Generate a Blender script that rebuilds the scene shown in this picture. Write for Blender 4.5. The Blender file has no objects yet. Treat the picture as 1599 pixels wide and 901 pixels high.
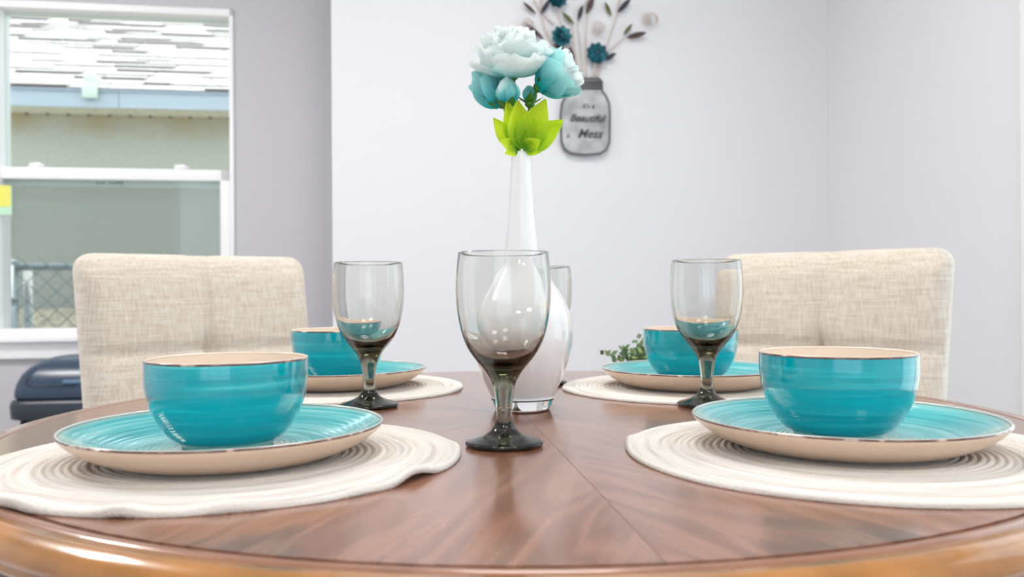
import bpy, bmesh, math, random
from math import sin, cos, pi, radians as R
from mathutils import Vector, Matrix, noise

# ------------------------------------------------------------------ camera, light, exposure
S = bpy.context.scene
COL = S.collection
cam_d = bpy.data.cameras.new('camera'); cam = bpy.data.objects.new('camera', cam_d); COL.objects.link(cam)
cam.matrix_world = Matrix.Translation((0, 0, .90)) @ Matrix.Rotation(R(90), 4, 'X') @ Matrix.Rotation(-.006, 4, 'Z')
cam_d.sensor_width = 36; cam_d.lens = 36*1351/1599; cam_d.shift_y = .001
cam_d.clip_start = .02; cam_d.clip_end = 200
cam_d.dof.use_dof = True; cam_d.dof.focus_distance = .95; cam_d.dof.aperture_fstop = 6.5
S.camera = cam
S.view_settings.view_transform = 'Standard'; S.view_settings.look = 'None'
S.view_settings.gamma = 1; S.view_settings.use_curve_mapping = False
S.view_settings.exposure = 0.0

W = bpy.data.worlds.new('sky'); S.world = W; W.use_nodes = True
bg = W.node_tree.nodes['Background']
bg.inputs[0].default_value = (.80, .90, 1.0, 1); bg.inputs[1].default_value = 2.3

def light(kind, name, loc, rot, energy, color=(1, 1, 1), **kw):
    l = bpy.data.lights.new(name, kind); l.energy = energy; l.color = color
    for k, v in kw.items(): setattr(l, k, v)
    o = bpy.data.objects.new(name, l); COL.objects.link(o); o.location = loc; o.rotation_euler = rot
    return o
light('SUN', 'sun', (0, 0, 8), (R(8), R(4), 0), 4.0, (1, .96, .9), angle=R(.6))

# room frame: u runs along the back wall (8.8 degrees off the lens), v runs through it
YAW = math.atan2(.153, .988)
ROOM = Matrix.Translation((-.642, 3.1, 0)) @ Matrix.Rotation(YAW, 4, 'Z')
UR, UL, VR, VW, CH = 1.905, -3.1, -6.2, .35, 2.6
def RP(u, v, z=0): return ROOM @ Vector((u, v, z))
# daylight openings (portals only guide the sky light that comes through them)
for nm, (u, v, z), rz, (sx, sy) in (
        ('portal_window', (-.83, VW+.2, 1.36), 0, (.9, 1.3)),
        ('portal_door', (UR+.2, -2.05, 1.03), -90, (1.9, 2.0)),
        ('portal_rear', (-.6, VR-.2, 1.25), 180, (3.0, 2.0))):
    l = light('AREA', nm, RP(u, v, z), (0, 0, 0), 1, shape='RECTANGLE', size=sx, size_y=sy)
    l.rotation_euler = (Matrix.Rotation(YAW+R(rz), 4, 'Z') @ Matrix.Rotation(R(-90), 4, 'X')).to_euler()
    l.data.cycles.is_portal = True
FILL_E = 19

# ------------------------------------------------------------------ helpers
def mat(name): 
    m = bpy.data.materials.new(name); m.use_nodes = True
    return m, m.node_tree.nodes, m.node_tree.links, m.node_tree.nodes['Principled BSDF']
def plain(name, col, rough=.5, metal=0, spec=.5, coat=0, bump=0, bscale=60, var=0, vscale=8, emit=None, es=0):
    m, N, L, P = mat(name)
    P.inputs['Base Color'].default_value = (*col, 1); P.inputs['Roughness'].default_value = rough
    P.inputs['Metallic'].default_value = metal; P.inputs['Specular IOR Level'].default_value = spec
    P.inputs['Coat Weight'].default_value = coat; P.inputs['Coat Roughness'].default_value = .05
    if emit: P.inputs['Emission Color'].default_value = (*emit, 1); P.inputs['Emission Strength'].default_value = es
    tc = N.new('ShaderNodeTexCoord')
    if bump:
        n = N.new('ShaderNodeTexNoise'); n.inputs['Scale'].default_value = bscale; n.inputs['Detail'].default_value = 4
        b = N.new('ShaderNodeBump'); b.inputs['Strength'].default_value = bump; b.inputs['Distance'].default_value = .002
        L.new(tc.outputs['Object'], n.inputs[0]); L.new(n.outputs[0], b.inputs['Height']); L.new(b.outputs[0], P.inputs['Normal'])
    if var:
        n = N.new('ShaderNodeTexNoise'); n.inputs['Scale'].default_value = vscale; n.inputs['Detail'].default_value = 5
        r = ramp(N, [(.3, [c*(1-var) for c in col]), (.7, [min(1, c*(1+var)) for c in col])])
        L.new(tc.outputs['Object'], n.inputs[0]); L.new(n.outputs[0], r.inputs[0]); L.new(r.outputs[0], P.inputs['Base Color'])
    return m
def ramp(N, stops, interp='LINEAR'):
    r = N.new('ShaderNodeValToRGB'); e = r.color_ramp.elements; r.color_ramp.interpolation = interp
    while len(e) < len(stops): e.new(.5)
    for el, (p, c) in zip(e, stops):
        el.position = p; el.color = (c[0], c[1], c[2], 1)
    return r
def vmath(N, L, a, mul):
    n = N.new('ShaderNodeVectorMath'); n.operation = 'MULTIPLY'; n.inputs[1].default_value = mul
    L.new(a, n.inputs[0]); return n.outputs[0]
def math_(N, L, op, a, b=None):
    n = N.new('ShaderNodeMath'); n.operation = op
    for i, x in enumerate((a, b)):
        if x is None: continue
        if isinstance(x, (int, float)): n.inputs[i].default_value = x
        else: L.new(x, n.inputs[i])
    return n.outputs[0]
def mixc(N, L, f, a, b):
    n = N.new('ShaderNodeMix'); n.data_type = 'RGBA'
    if isinstance(f, (int, float)): n.inputs[0].default_value = f
    else: L.new(f, n.inputs[0])
    for i, x in ((6, a), (7, b)):
        if isinstance(x, tuple): n.inputs[i].default_value = (*x, 1)
        else: L.new(x, n.inputs[i])
    return n.outputs[2]

def empty(name, loc=(0, 0, 0), rz=0, label=None, cat=None, group=None, kind=None, parent=None):
    o = bpy.data.objects.new(name, None); COL.objects.link(o); o.location = loc; o.rotation_euler = (0, 0, rz)
    o.empty_display_size = .05
    if parent: o.parent = parent
    return tag(o, label, cat, group, kind)
def tag(o, label=None, cat=None, group=None, kind=None):
    if label: o['label'] = label
    if cat: o['category'] = cat
    if group: o['group'] = group
    if kind: o['kind'] = kind
    return o
def obj(name, bm, m, parent=None, smooth=True, loc=None, rot=None, kind=None, label=None):
    me = bm if isinstance(bm, bpy.types.Mesh) else None
    if me is None:
        me = bpy.data.meshes.new(name); bm.normal_update(); bm.to_mesh(me); bm.free()
        if smooth:
            for p in me.polygons: p.use_smooth = True
        for mm in (m if isinstance(m, (list, tuple)) else [m]): me.materials.append(mm)
    o = bpy.data.objects.new(name, me); COL.objects.link(o)
    if parent: o.parent = parent
    if loc is not None: o.location = loc
    if rot is not None: o.rotation_euler = rot
    if kind: o['kind'] = kind
    if label: o['label'] = label
    return o
def copy_tree(o, parent=None):
    c = o.copy(); COL.objects.link(c); c.parent = parent
    for ch in list(o.children): copy_tree(ch, c)
    return c
def box(bm, x0, x1, y0, y1, z0, z1, M=None):
    vs = [bm.verts.new((x, y, z)) for x in (x0, x1) for y in (y0, y1) for z in (z0, z1)]
    if M: 
        for v in vs: v.co = M @ v.co
    for f in ((0, 1, 3, 2), (4, 6, 7, 5), (0, 4, 5, 1), (2, 3, 7, 6), (0, 2, 6, 4), (1, 5, 7, 3)):
        bm.faces.new([vs[i] for i in f])
    return vs
def boxes(lst, bev=0):
    bm = bmesh.new()
    for b in lst: box(bm, *b)
    if bev: bmesh.ops.bevel(bm, geom=bm.edges[:], offset=bev, segments=2, affect='EDGES', profile=.6)
    return bm
def lathe(prof, seg=64, closed=False, bm=None, zoff=0):
    bm = bm or bmesh.new(); rings = []
    for r, z in prof:
        if r < 1e-6: rings.append([bm.verts.new((0, 0, z+zoff))])
        else: rings.append([bm.verts.new((r*cos(2*pi*i/seg), r*sin(2*pi*i/seg), z+zoff)) for i in range(seg)])
    prs = list(zip(rings, rings[1:])) + ([(rings[-1], rings[0])] if closed else [])
    for a, b in prs:
        for i in range(seg):
            j = (i+1) % seg
            if len(a) == 1 and len(b) == 1: continue
            if len(a) == 1: bm.faces.new((a[0], b[j], b[i]))
            elif len(b) == 1: bm.faces.new((a[i], a[j], b[0]))
            else: bm.faces.new((a[i], a[j], b[j], b[i]))
    return bm
def smooth_prof(pts, n=6):
    """Catmull-Rom through (r,z) points"""
    out = []
    P = [pts[0]]+list(pts)+[pts[-1]]
    for i in range(1, len(P)-2):
        p0, p1, p2, p3 = P[i-1:i+3]
        for k in range(n):
            t = k/n
            out.append(tuple(.5*(2*p1[a]+(p2[a]-p0[a])*t+(2*p0[a]-5*p1[a]+4*p2[a]-p3[a])*t*t+(3*p1[a]-p0[a]-3*p2[a]+p3[a])*t**3) for a in (0, 1)))
    out.append(tuple(pts[-1]))
    return [(max(0, r), z) for r, z in out]
def tube(bm, pts, r, seg=6, cap=True):
    pts = [Vector(p) for p in pts]; rings = []
    rr = r if isinstance(r, (list, tuple)) else [r]*len(pts)
    up = None
    for i, p in enumerate(pts):
        d = (pts[min(i+1, len(pts)-1)]-pts[max(i-1, 0)]).normalized()
        a = d.orthogonal().normalized() if up is None else (up-d*up.dot(d)).normalized()
        up = a; b = d.cross(a)
        rings.append([bm.verts.new(p+(a*cos(2*pi*k/seg)+b*sin(2*pi*k/seg))*rr[i]) for k in range(seg)])
    for a, b in zip(rings, rings[1:]):
        for k in range(seg): bm.faces.new((a[k], a[(k+1) % seg], b[(k+1) % seg], b[k]))
    if cap: bm.faces.new(rings[0][::-1]); bm.faces.new(rings[-1])
    return bm
def rrect(hx, hy, r, z, n=5):
    r = min(r, hx*.999, hy*.999); out = []
    for cx, cy, a0 in ((hx-r, hy-r, 0), (-hx+r, hy-r, 90), (-hx+r, -hy+r, 180), (hx-r, -hy+r, 270)):
        for k in range(n+1):
            a = R(a0+90*k/n); out.append((cx+r*cos(a), cy+r*sin(a), z))
    return out
def loft(sections, bm=None, caps=True):
    bm = bm or bmesh.new()
    rings = [[bm.verts.new(p) for p in s] for s in sections]
    for a, b in zip(rings, rings[1:]):
        n = len(a)
        for k in range(n): bm.faces.new((a[k], a[(k+1) % n], b[(k+1) % n], b[k]))
    if caps: bm.faces.new(rings[0][::-1]); bm.faces.new(rings[-1])
    return bm
def blob(bm, c, r, seg=8):
    m = Matrix.Translation(c) @ Matrix.Diagonal((*(r if isinstance(r, (tuple, list)) else (r, r, r)), 1))
    bmesh.ops.create_uvsphere(bm, u_segments=seg, v_segments=max(4, seg//2+1), radius=1, matrix=m)

# ------------------------------------------------------------------ materials
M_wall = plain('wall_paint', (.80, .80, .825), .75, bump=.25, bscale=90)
M_wall_shade = plain('wall_paint_shaded', (.57, .56, .59), .8, bump=.35, bscale=90)  # backlit window wall: its shade is put into a darker paint colour
M_ceil = plain('ceiling_paint', (.85, .85, .85), .85)
M_floor = plain('floor_tile', (.50, .47, .48), .3, var=.1, vscale=3)
M_white = plain('white_vinyl', (.93, .93, .94), .35)
M_trim = plain('trim_paint', (.82, .82, .84), .45)
M_metal = plain('brushed_steel', (.6, .6, .62), .3, metal=1)

def glass_mat(name, dens=0, vcol=(.7, .7, .6), rough=0):
    m, N, L, P = mat(name)
    P.inputs['Base Color'].default_value = (1, 1, 1, 1); P.inputs['Roughness'].default_value = rough
    P.inputs['Transmission Weight'].default_value = 1; P.inputs['IOR'].default_value = 1.5
    if dens:
        v = N.new('ShaderNodeVolumeAbsorption'); v.inputs['Color'].default_value = (*vcol, 1); v.inputs['Density'].default_value = dens
        L.new(v.outputs[0], N['Material Output'].inputs['Volume'])
    return m
M_smoke = glass_mat('smoked_glass', 170, (.62, .62, .55))
M_clear = glass_mat('clear_glass')

def pane_mat(name, tint, gloss=.07):
    m, N, L, P = mat(name)
    t = N.new('ShaderNodeBsdfTransparent'); t.inputs[0].default_value = (*tint, 1)
    g = N.new('ShaderNodeBsdfGlossy'); g.inputs['Roughness'].default_value = .01
    x = N.new('ShaderNodeMixShader'); x.inputs[0].default_value = gloss
    L.new(t.outputs[0], x.inputs[1]); L.new(g.outputs[0], x.inputs[2]); L.new(x.outputs[0], N['Material Output'].inputs[0])
    return m
M_pane = pane_mat('window_glass', (.96, .98, .97), .035)
def screen_mat():
    m, N, L, P = mat('insect_screen')
    t = N.new('ShaderNodeBsdfTransparent'); x = N.new('ShaderNodeMixShader'); x.inputs[0].default_value = .26
    d = N.new('ShaderNodeBsdfDiffuse'); d.inputs[0].default_value = (.16, .19, .21, 1)
    L.new(t.outputs[0], x.inputs[1]); L.new(d.outputs[0], x.inputs[2]); L.new(x.outputs[0], N['Material Output'].inputs[0])
    return m
M_screen = screen_mat()

def wood_mat(name, c0, c1, c2, rough=.2):
    """grain runs along local X of each veneer piece"""
    m, N, L, P = mat(name)
    tc = N.new('ShaderNodeTexCoord'); oi = N.new('ShaderNodeObjectInfo')
    off = N.new('ShaderNodeCombineXYZ'); L.new(math_(N, L, 'MULTIPLY', oi.outputs['Random'], 37.0), off.inputs[0]); L.new(math_(N, L, 'MULTIPLY', oi.outputs['Random'], 11.0), off.inputs[2])
    ad = N.new('ShaderNodeVectorMath'); L.new(vmath(N, L, tc.outputs['Object'], (2.2, 13, 13)), ad.inputs[0]); L.new(off.outputs[0], ad.inputs[1])
    n1 = N.new('ShaderNodeTexNoise'); n1.inputs['Scale'].default_value = 1.0; n1.inputs['Detail'].default_value = 3; L.new(ad.outputs[0], n1.inputs[0])
    w = math_(N, L, 'FRACT', math_(N, L, 'MULTIPLY', n1.outputs[0], 9.0))
    w = math_(N, L, 'PINGPONG', w, .5)
    ad2 = N.new('ShaderNodeVectorMath'); L.new(vmath(N, L, tc.outputs['Object'], (14, 380, 380)), ad2.inputs[0]); L.new(off.outputs[0], ad2.inputs[1])
    n2 = N.new('ShaderNodeTexNoise'); n2.inputs['Scale'].default_value = 1.0; n2.inputs['Detail'].default_value = 4; L.new(ad2.outputs[0], n2.inputs[0])
    s = math_(N, L, 'ADD', math_(N, L, 'MULTIPLY', w, .95), math_(N, L, 'MULTIPLY', n2.outputs[0], .45))
    r = ramp(N, [(.22, c0), (.5, c1), (.82, c2)]); L.new(s, r.inputs[0])
    tone = math_(N, L, 'ADD', math_(N, L, 'MULTIPLY', oi.outputs['Random'], .3), .85)
    hv = N.new('ShaderNodeHueSaturation'); L.new(r.outputs[0], hv.inputs['Color']); L.new(tone, hv.inputs['Value'])
    L.new(hv.outputs[0], P.inputs['Base Color']); P.inputs['Roughness'].default_value = rough + .1
    P.inputs['Coat Weight'].default_value = .6; P.inputs['Coat Roughness'].default_value = rough
    b = N.new('ShaderNodeBump'); b.inputs['Strength'].default_value = .08; b.inputs['Distance'].default_value = .001
    L.new(n2.outputs[0], b.inputs['Height']); L.new(b.outputs[0], P.inputs['Normal'])
    return m
M_veneer = wood_mat('walnut_veneer', (.19, .070, .036), (.27, .108, .060), (.33, .145, .085), .14)
M_edge = plain('amber_edge_wood', (.40, .165, .035), .22, coat=.7, var=.35, vscale=14)
M_groove = plain('dark_groove', (.07, .028, .014), .4)
M_darkwood = plain('dark_leg_wood', (.10, .045, .025), .35, var=.2)

def radial(N, L):
    tc = N.new('ShaderNodeTexCoord'); s = N.new('ShaderNodeSeparateXYZ'); L.new(tc.outputs['Object'], s.inputs[0])
    r2 = math_(N, L, 'ADD', math_(N, L, 'POWER', s.outputs[0], 2.), math_(N, L, 'POWER', s.outputs[1], 2.))
    return tc, s, math_(N, L, 'SQRT', r2)
def glaze(P, rough=.09):
    P.inputs['Roughness'].default_value = rough; P.inputs['Coat Weight'].default_value = .7; P.inputs['Coat Roughness'].default_value = .02
def bowl_glaze():
    m, N, L, P = mat('turquoise_bowl_glaze'); tc, s, r = radial(N, L)
    n = N.new('ShaderNodeTexNoise'); n.inputs['Scale'].default_value = 1; n.inputs['Detail'].default_value = 3
    L.new(vmath(N, L, tc.outputs['Object'], (7, 7, 210)), n.inputs[0])
    n3 = N.new('ShaderNodeTexNoise'); n3.inputs['Scale'].default_value = 1; n3.inputs['Detail'].default_value = 1
    L.new(vmath(N, L, tc.outputs['Object'], (3, 3, 60)), n3.inputs[0])
    v = math_(N, L, 'ADD', math_(N, L, 'MULTIPLY', n.outputs[0], .6), math_(N, L, 'MULTIPLY', n3.outputs[0], .4))
    v = math_(N, L, 'ADD', v, math_(N, L, 'MULTIPLY', s.outputs[2], 1.2))
    c = ramp(N, [(.38, (.0, .29, .37)), (.60, (.0, .40, .47)), (.69, (.02, .51, .56)), (.80, (.22, .68, .70))]); L.new(v, c.inputs[0])
    L.new(c.outputs[0], P.inputs['Base Color']); glaze(P)
    b = N.new('ShaderNodeBump'); b.inputs['Strength'].default_value = .25; b.inputs['Distance'].default_value = .0008
    L.new(n.outputs[0], b.inputs['Height']); L.new(b.outputs[0], P.inputs['Normal'])
    return m
def plate_glaze():
    m, N, L, P = mat('turquoise_plate_glaze'); tc, s, r = radial(N, L)
    cb = N.new('ShaderNodeCombineXYZ'); L.new(math_(N, L, 'MULTIPLY', r, 260.), cb.inputs[0])
    L.new(math_(N, L, 'MULTIPLY', s.outputs[0], 6.), cb.inputs[1]); L.new(math_(N, L, 'MULTIPLY', s.outputs[1], 6.), cb.inputs[2])
    n = N.new('ShaderNodeTexNoise'); n.inputs['Scale'].default_value = 1; n.inputs['Detail'].default_value = 3; L.new(cb.outputs[0], n.inputs[0])
    c = ramp(N, [(.3, (.0, .36, .41)), (.5, (.06, .50, .53)), (.72, (.30, .70, .69))]); L.new(n.outputs[0], c.inputs[0])
    e = ramp(N, [(.0, (0, 0, 0)), (.4, (0, 0, 0)), (1, (1, 1, 1))])
    L.new(math_(N, L, 'MULTIPLY', math_(N, L, 'SUBTRACT', r, .126), 100.), e.inputs[0])
    L.new(mixc(N, L, e.outputs[0], c.outputs[0], (.40, .62, .58)), P.inputs['Base Color']); glaze(P, .1)
    return m
def rim_mat():
    m, N, L, P = mat('brown_rim_glaze'); tc = N.new('ShaderNodeTexCoord')
    n = N.new('ShaderNodeTexNoise'); n.inputs['Scale'].default_value = 55; n.inputs['Detail'].default_value = 3; L.new(tc.outputs['Object'], n.inputs[0])
    c = ramp(N, [(.40, (.10, .04, .03)), (.56, (.19, .085, .06)), (.64, (.62, .48, .40))]); L.new(n.outputs[0], c.inputs[0])
    L.new(c.outputs[0], P.inputs['Base Color']); glaze(P, .15); return m
M_bowl = bowl_glaze(); M_plate = plate_glaze(); M_rim = rim_mat()
M_cream = plain('cream_glaze', (.87, .74, .62), .15, coat=.4)
M_under = plain('unglazed_beige', (.82, .62, .47), .28, coat=.2)
M_lip = plain('pale_lip_glaze', (.62, .66, .62), .15, coat=.4)
M_footglz = plain('pale_foot_glaze', (.38, .60, .56), .15, coat=.4)

def mat_placemat():
    m, N, L, P = mat('woven_cotton'); tc, s, r = radial(N, L)
    cb = N.new('ShaderNodeCombineXYZ'); L.new(math_(N, L, 'MULTIPLY', r, 150.), cb.inputs[0])
    L.new(math_(N, L, 'MULTIPLY', s.outputs[0], 7.), cb.inputs[1]); L.new(math_(N, L, 'MULTIPLY', s.outputs[1], 7.), cb.inputs[2])
    n = N.new('ShaderNodeTexNoise'); n.inputs['Scale'].default_value = 1; n.inputs['Detail'].default_value = 2; L.new(cb.outputs[0], n.inputs[0])
    c = ramp(N, [(.3, (.60, .54, .49)), (.5, (.76, .71, .66)), (.7, (.83, .80, .77))]); L.new(n.outputs[0], c.inputs[0])
    L.new(c.outputs[0], P.inputs['Base Color']); P.inputs['Roughness'].default_value = .85
    n2 = N.new('ShaderNodeTexVoronoi'); n2.inputs['Scale'].default_value = 420; L.new(tc.outputs['Object'], n2.inputs[0])
    b = N.new('ShaderNodeBump'); b.inputs['Strength'].default_value = .5; b.inputs['Distance'].default_value = .0012
    L.new(n2.outputs[0], b.inputs['Height']); L.new(b.outputs[0], P.inputs['Normal']); return m
M_mat = mat_placemat()
def linen():
    m, N, L, P = mat('beige_linen'); tc = N.new('ShaderNodeTexCoord')
    outs = []
    for sc in ((260, 260, 16), (16, 16, 260)):
        n = N.new('ShaderNodeTexNoise'); n.inputs['Scale'].default_value = 1; n.inputs['Detail'].default_value = 3
        L.new(vmath(N, L, tc.outputs['Object'], sc), n.inputs[0]); outs.append(n.outputs[0])
    v = math_(N, L, 'MULTIPLY', math_(N, L, 'ADD', outs[0], outs[1]), .5)
    c = ramp(N, [(.34, (.54, .45, .36)), (.5, (.66, .575, .485)), (.66, (.75, .68, .60))]); L.new(v, c.inputs[0])
    L.new(c.outputs[0], P.inputs['Base Color']); P.inputs['Roughness'].default_value = .9
    P.inputs['Sheen Weight'].default_value = .3
    b = N.new('ShaderNodeBump'); b.inputs['Strength'].default_value = .4; b.inputs['Distance'].default_value = .001
    L.new(v, b.inputs['Height']); L.new(b.outputs[0], P.inputs['Normal']); return m
M_linen = linen()
def petal_mat(name, base, tip, lo=.15, hi=.75, trans=.35):
    m, N, L, P = mat(name); tc = N.new('ShaderNodeTexCoord'); s = N.new('ShaderNodeSeparateXYZ'); L.new(tc.outputs['UV'], s.inputs[0])
    n = N.new('ShaderNodeTexNoise'); n.inputs['Scale'].default_value = 1; L.new(vmath(N, L, tc.outputs['UV'], (22, 1.5, 0)), n.inputs[0])
    v = math_(N, L, 'ADD', s.outputs[1], math_(N, L, 'MULTIPLY', math_(N, L, 'SUBTRACT', n.outputs[0], .5), .45))
    c = ramp(N, [(lo, base), (hi, tip)]); L.new(v, c.inputs[0])
    L.new(c.outputs[0], P.inputs['Base Color']); P.inputs['Roughness'].default_value = .6
    t = N.new('ShaderNodeBsdfTranslucent'); L.new(c.outputs[0], t.inputs[0])
    x = N.new('ShaderNodeMixShader'); x.inputs[0].default_value = trans
    L.new(P.outputs[0], x.inputs[1]); L.new(t.outputs[0], x.inputs[2]); L.new(x.outputs[0], N['Material Output'].inputs[0])
    return m
M_petal_w = petal_mat('pale_petal', (.05, .68, .72), (.93, .99, .98), .05, .75, .45)
M_petal_c = petal_mat('cyan_petal', (.0, .55, .62), (.50, .92, .90), .1, .95)
M_leaf = petal_mat('lime_leaf', (.16, .46, .01), (.72, .92, .03), .0, .6, .4)
M_stemg = plain('green_stem', (.06, .20, .02), .5)

# ------------------------------------------------------------------ the room shell
def struct(name, bm, m, parent=None):
    o = obj(name, bm, m, parent, smooth=False)
    if parent is None: o['kind'] = 'structure'; o.matrix_world = ROOM
    return o
# window wall (left part of the back), with the window hole cut out
WU0, WU1, WZ0, WZ1 = -1.295, -.393, .735, 2.0
struct('wall_left', boxes([(UL, WU0, VW, VW+.15, 0, CH), (WU1, 0, VW, VW+.15, 0, CH), (WU0, WU1, VW, VW+.15, 0, WZ0), (WU0, WU1, VW, VW+.15, WZ1, CH)]), M_wall_shade)
struct('wall_back', boxes([(0, UR+.15, 0, .5, 0, CH)]), M_wall)
DV0, DV1 = -3.0, -1.11
struct('wall_right', boxes([(UR, UR+.15, DV1, 0, 0, CH), (UR, UR+.15, VR, DV0, 0, CH), (UR, UR+.15, DV0, DV1, 2.08, CH)]), M_wall)
struct('wall_side', boxes([(UL-.15, UL, VR, VW+.15, 0, CH)]), M_wall)
RU0, RU1 = -2.1, .9
struct('wall_rear', boxes([(UL, RU0, VR-.15, VR, 0, CH), (RU1, UR+.15, VR-.15, VR, 0, CH), (RU0, RU1, VR-.15, VR, 0, .25), (RU0, RU1, VR-.15, VR, 2.2, CH)]), M_wall)
struct('ceiling', boxes([(UL-.15, UR+.15, VR-.15, VW+.15, CH, CH+.15)]), M_ceil)
fl = struct('floor', boxes([(UL-.15, UR+.15, VR-.15, VW+.15, -.12, -.004)]), plain('grout', (.3, .28, .28), .8))
tile_bm = boxes([(0, .597, 0, .597, -.004, 0)]); tile_me = None
k = 0
for i in range(9):
    for j in range(11):
        u0, v0 = UL+.6*i, VW-.6*(j+1)
        if u0 > UR-.05: continue
        if u0+.6 > UR+.01 or v0 < VR: 
            continue
        t = obj('tile', tile_me or tile_bm, M_floor, fl, smooth=False, loc=(u0, v0, 0)); tile_me = t.data
struct('baseboard_back', boxes([(.0, UR, -.014, 0, 0, .10)]), M_trim)
struct('baseboard_left', boxes([(UL, 0, VW-.014, VW, 0, .10)]), M_trim)
struct('baseboard_right', boxes([(UR-.014, UR, DV1+.07, 0, 0, .10)]), M_trim)

# window_1: single-hung white vinyl window
w1 = empty('window_1', kind='structure'); w1.matrix_world = ROOM
fu = .052
obj('window_frame', boxes([(WU0, WU0+fu, VW-.012, VW+.10, WZ0, WZ1), (WU1-.016, WU1, VW-.012, VW+.10, WZ0, WZ1),
                           (WU0, WU1, VW-.012, VW+.10, WZ1-.028, WZ1), (WU0, WU1, VW-.012, VW+.10, WZ0, WZ0+.02)], .003), M_white, w1)
# drywall reveal strip above the frame
obj('window_sill', boxes([(WU0-.05, WU1+.03, VW-.05, VW+.02, WZ0-.022, WZ0), (WU0-.03, WU1+.01, VW-.022, VW, WZ0-.085, WZ0-.022)], .004), M_white, w1)
RZ = 1.352   # meeting rail
lo = obj('lower_sash', boxes([(WU0+.03, WU0+.054, VW+.0, VW+.035, WZ0+.012, RZ+.022), (WU1-.054, WU1-.014, VW+.0, VW+.035, WZ0+.012, RZ+.022),
                              (WU0+.03, WU1-.014, VW+.0, VW+.035, RZ-.022, RZ+.022), (WU0+.03, WU1-.014, VW+.0, VW+.035, WZ0+.01, WZ0+.028)], .003), M_white, w1)
up = obj('upper_sash', boxes([(WU0+.03, WU0+.054, VW+.045, VW+.08, RZ-.045, WZ1-.02), (WU1-.024, WU1-.012, VW+.045, VW+.08, RZ-.045, WZ1-.03),
                              (WU0+.03, WU1-.012, VW+.045, VW+.08, WZ1-.036, WZ1-.02), (WU0+.03, WU1-.012, VW+.045, VW+.08, RZ-.045, RZ+.01)], .003),
         plain('upper_sash_vinyl', (.72, .80, .76), .4), w1)
obj('pane', boxes([(WU0+.052, WU1-.052, VW+.014, VW+.018, WZ0+.02, RZ-.02)]), M_pane, lo, smooth=False)
obj('pane', boxes([(WU0+.06, WU1-.022, VW+.060, VW+.064, RZ, WZ1-.04)]), M_pane, up, smooth=False)
obj('insect_screen', boxes([(WU0+.03, WU1-.012, VW+.092, VW+.093, WZ0+.01, RZ-.01)]), M_screen, w1, smooth=False)
for uu in (-1.125, -.60):
    bm = boxes([(uu-.02, uu+.02, VW+.0, VW+.03, RZ+.022, RZ+.030)], .002)
    tube(bm, [(uu-.018, VW+.012, RZ+.034), (uu+.012, VW+.010, RZ+.036), (uu+.034, VW+.004, RZ+.027)], [.006, .007, .004], 8)
    obj('sash_lock', bm, M_white, lo)
# tiny printed marks on the head of the lower sash glass
bm = bmesh.new(); random.seed(4)
for i in range(9):
    if i in (3,): continue
    x0 = -.905+i*.011
    box(bm, x0, x0+.007, VW+.0135, VW+.014, RZ-.036, RZ-.036+random.uniform(.005, .009))
obj('glass_etching', bm, plain('label_ink', (.05, .12, .12), .6), w1, smooth=False)

# stickers on the lower sash
st = empty('window_sticker', RP(-1.243, VW-.016, 1.222), YAW, 'yellow paper sticker with pale green tail on the left edge of the window', 'sticker')
obj('yellow_label', boxes([(-.035, .042, 0, .0012, .0, .080)]), plain('yellow_paper', (.85, .80, .16), .7), st, smooth=False)
obj('green_label', boxes([(-.002, .046, .0013, .0022, -.03, .075)]), plain('green_paper', (.55, .82, .62), .7), st, smooth=False)

# glazed door in the right wall (its white casing just enters the frame)
d1 = empty('door_1', kind='structure'); d1.matrix_world = ROOM
obj('door_casing', boxes([(UR-.018, UR+.16, DV1-.0, DV1+.062, 0, 2.14), (UR-.018, UR+.16, DV0-.06, DV0, 0, 2.14), (UR-.018, UR+.16, DV0, DV1, 2.08, 2.14)], .003), M_white, d1)
obj('door_leaf', boxes([(UR+.05, UR+.09, DV1-.1, DV1, 0, 2.08), (UR+.05, UR+.09, DV0, DV0+.1, 0, 2.08), (UR+.05, UR+.09, -2.10, -2.0, 0, 2.08), (UR+.05, UR+.09, DV0, DV1, 0, .12), (UR+.05, UR+.09, DV0, DV1, 1.98, 2.08)], .003), M_white, d1)
obj('pane', boxes([(UR+.068, UR+.072, DV0+.08, DV1-.08, .1, 2.0)]), M_pane, d1, smooth=False)
w2 = empty('window_2', kind='structure'); w2.matrix_world = ROOM
fr = [(RU0, RU1, VR-.1, VR-.04, .25, .32), (RU0, RU1, VR-.1, VR-.04, 2.13, 2.2)]
for uu in (RU0, RU0+.98, RU0+1.96, RU1-.07): fr.append((uu, uu+.07, VR-.1, VR-.04, .25, 2.2))
obj('window_frame', boxes(fr, .003), M_white, w2)
obj('pane', boxes([(RU0+.02, RU1-.02, VR-.072, VR-.068, .28, 2.17)]), M_pane, w2, smooth=False)

# ceiling lamps: flush fill panels, unseen and added to brighten the room, and a small chandelier over the table
def fill_panel(u, v, where, k=1):
    p = RP(u, v, CH)
    t = empty('ceiling_fill_light', p, YAW, 'added square white ceiling fill light '+where, 'ceiling light', 'added ceiling fill lights')
    obj('frame', boxes([(-.32, .32, -.32, .32, -.03, 0)], .004), M_white, t)
    l = light('AREA', 'ceiling_fill_lamp', p-Vector((0, 0, .035)), (0, 0, YAW), FILL_E*k, (1, .97, .93), shape='SQUARE', size=.6)
for u, v, wh, k in ((.5, -1.5, 'over the table', 1), (-1.6, -1.2, 'near the window', 1.9), (1.1, -4.2, 'behind the camera, door side', 1), (-.3, -4.6, 'behind the camera, middle', 1.3)):
    fill_panel(u, v, wh, k)

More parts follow.
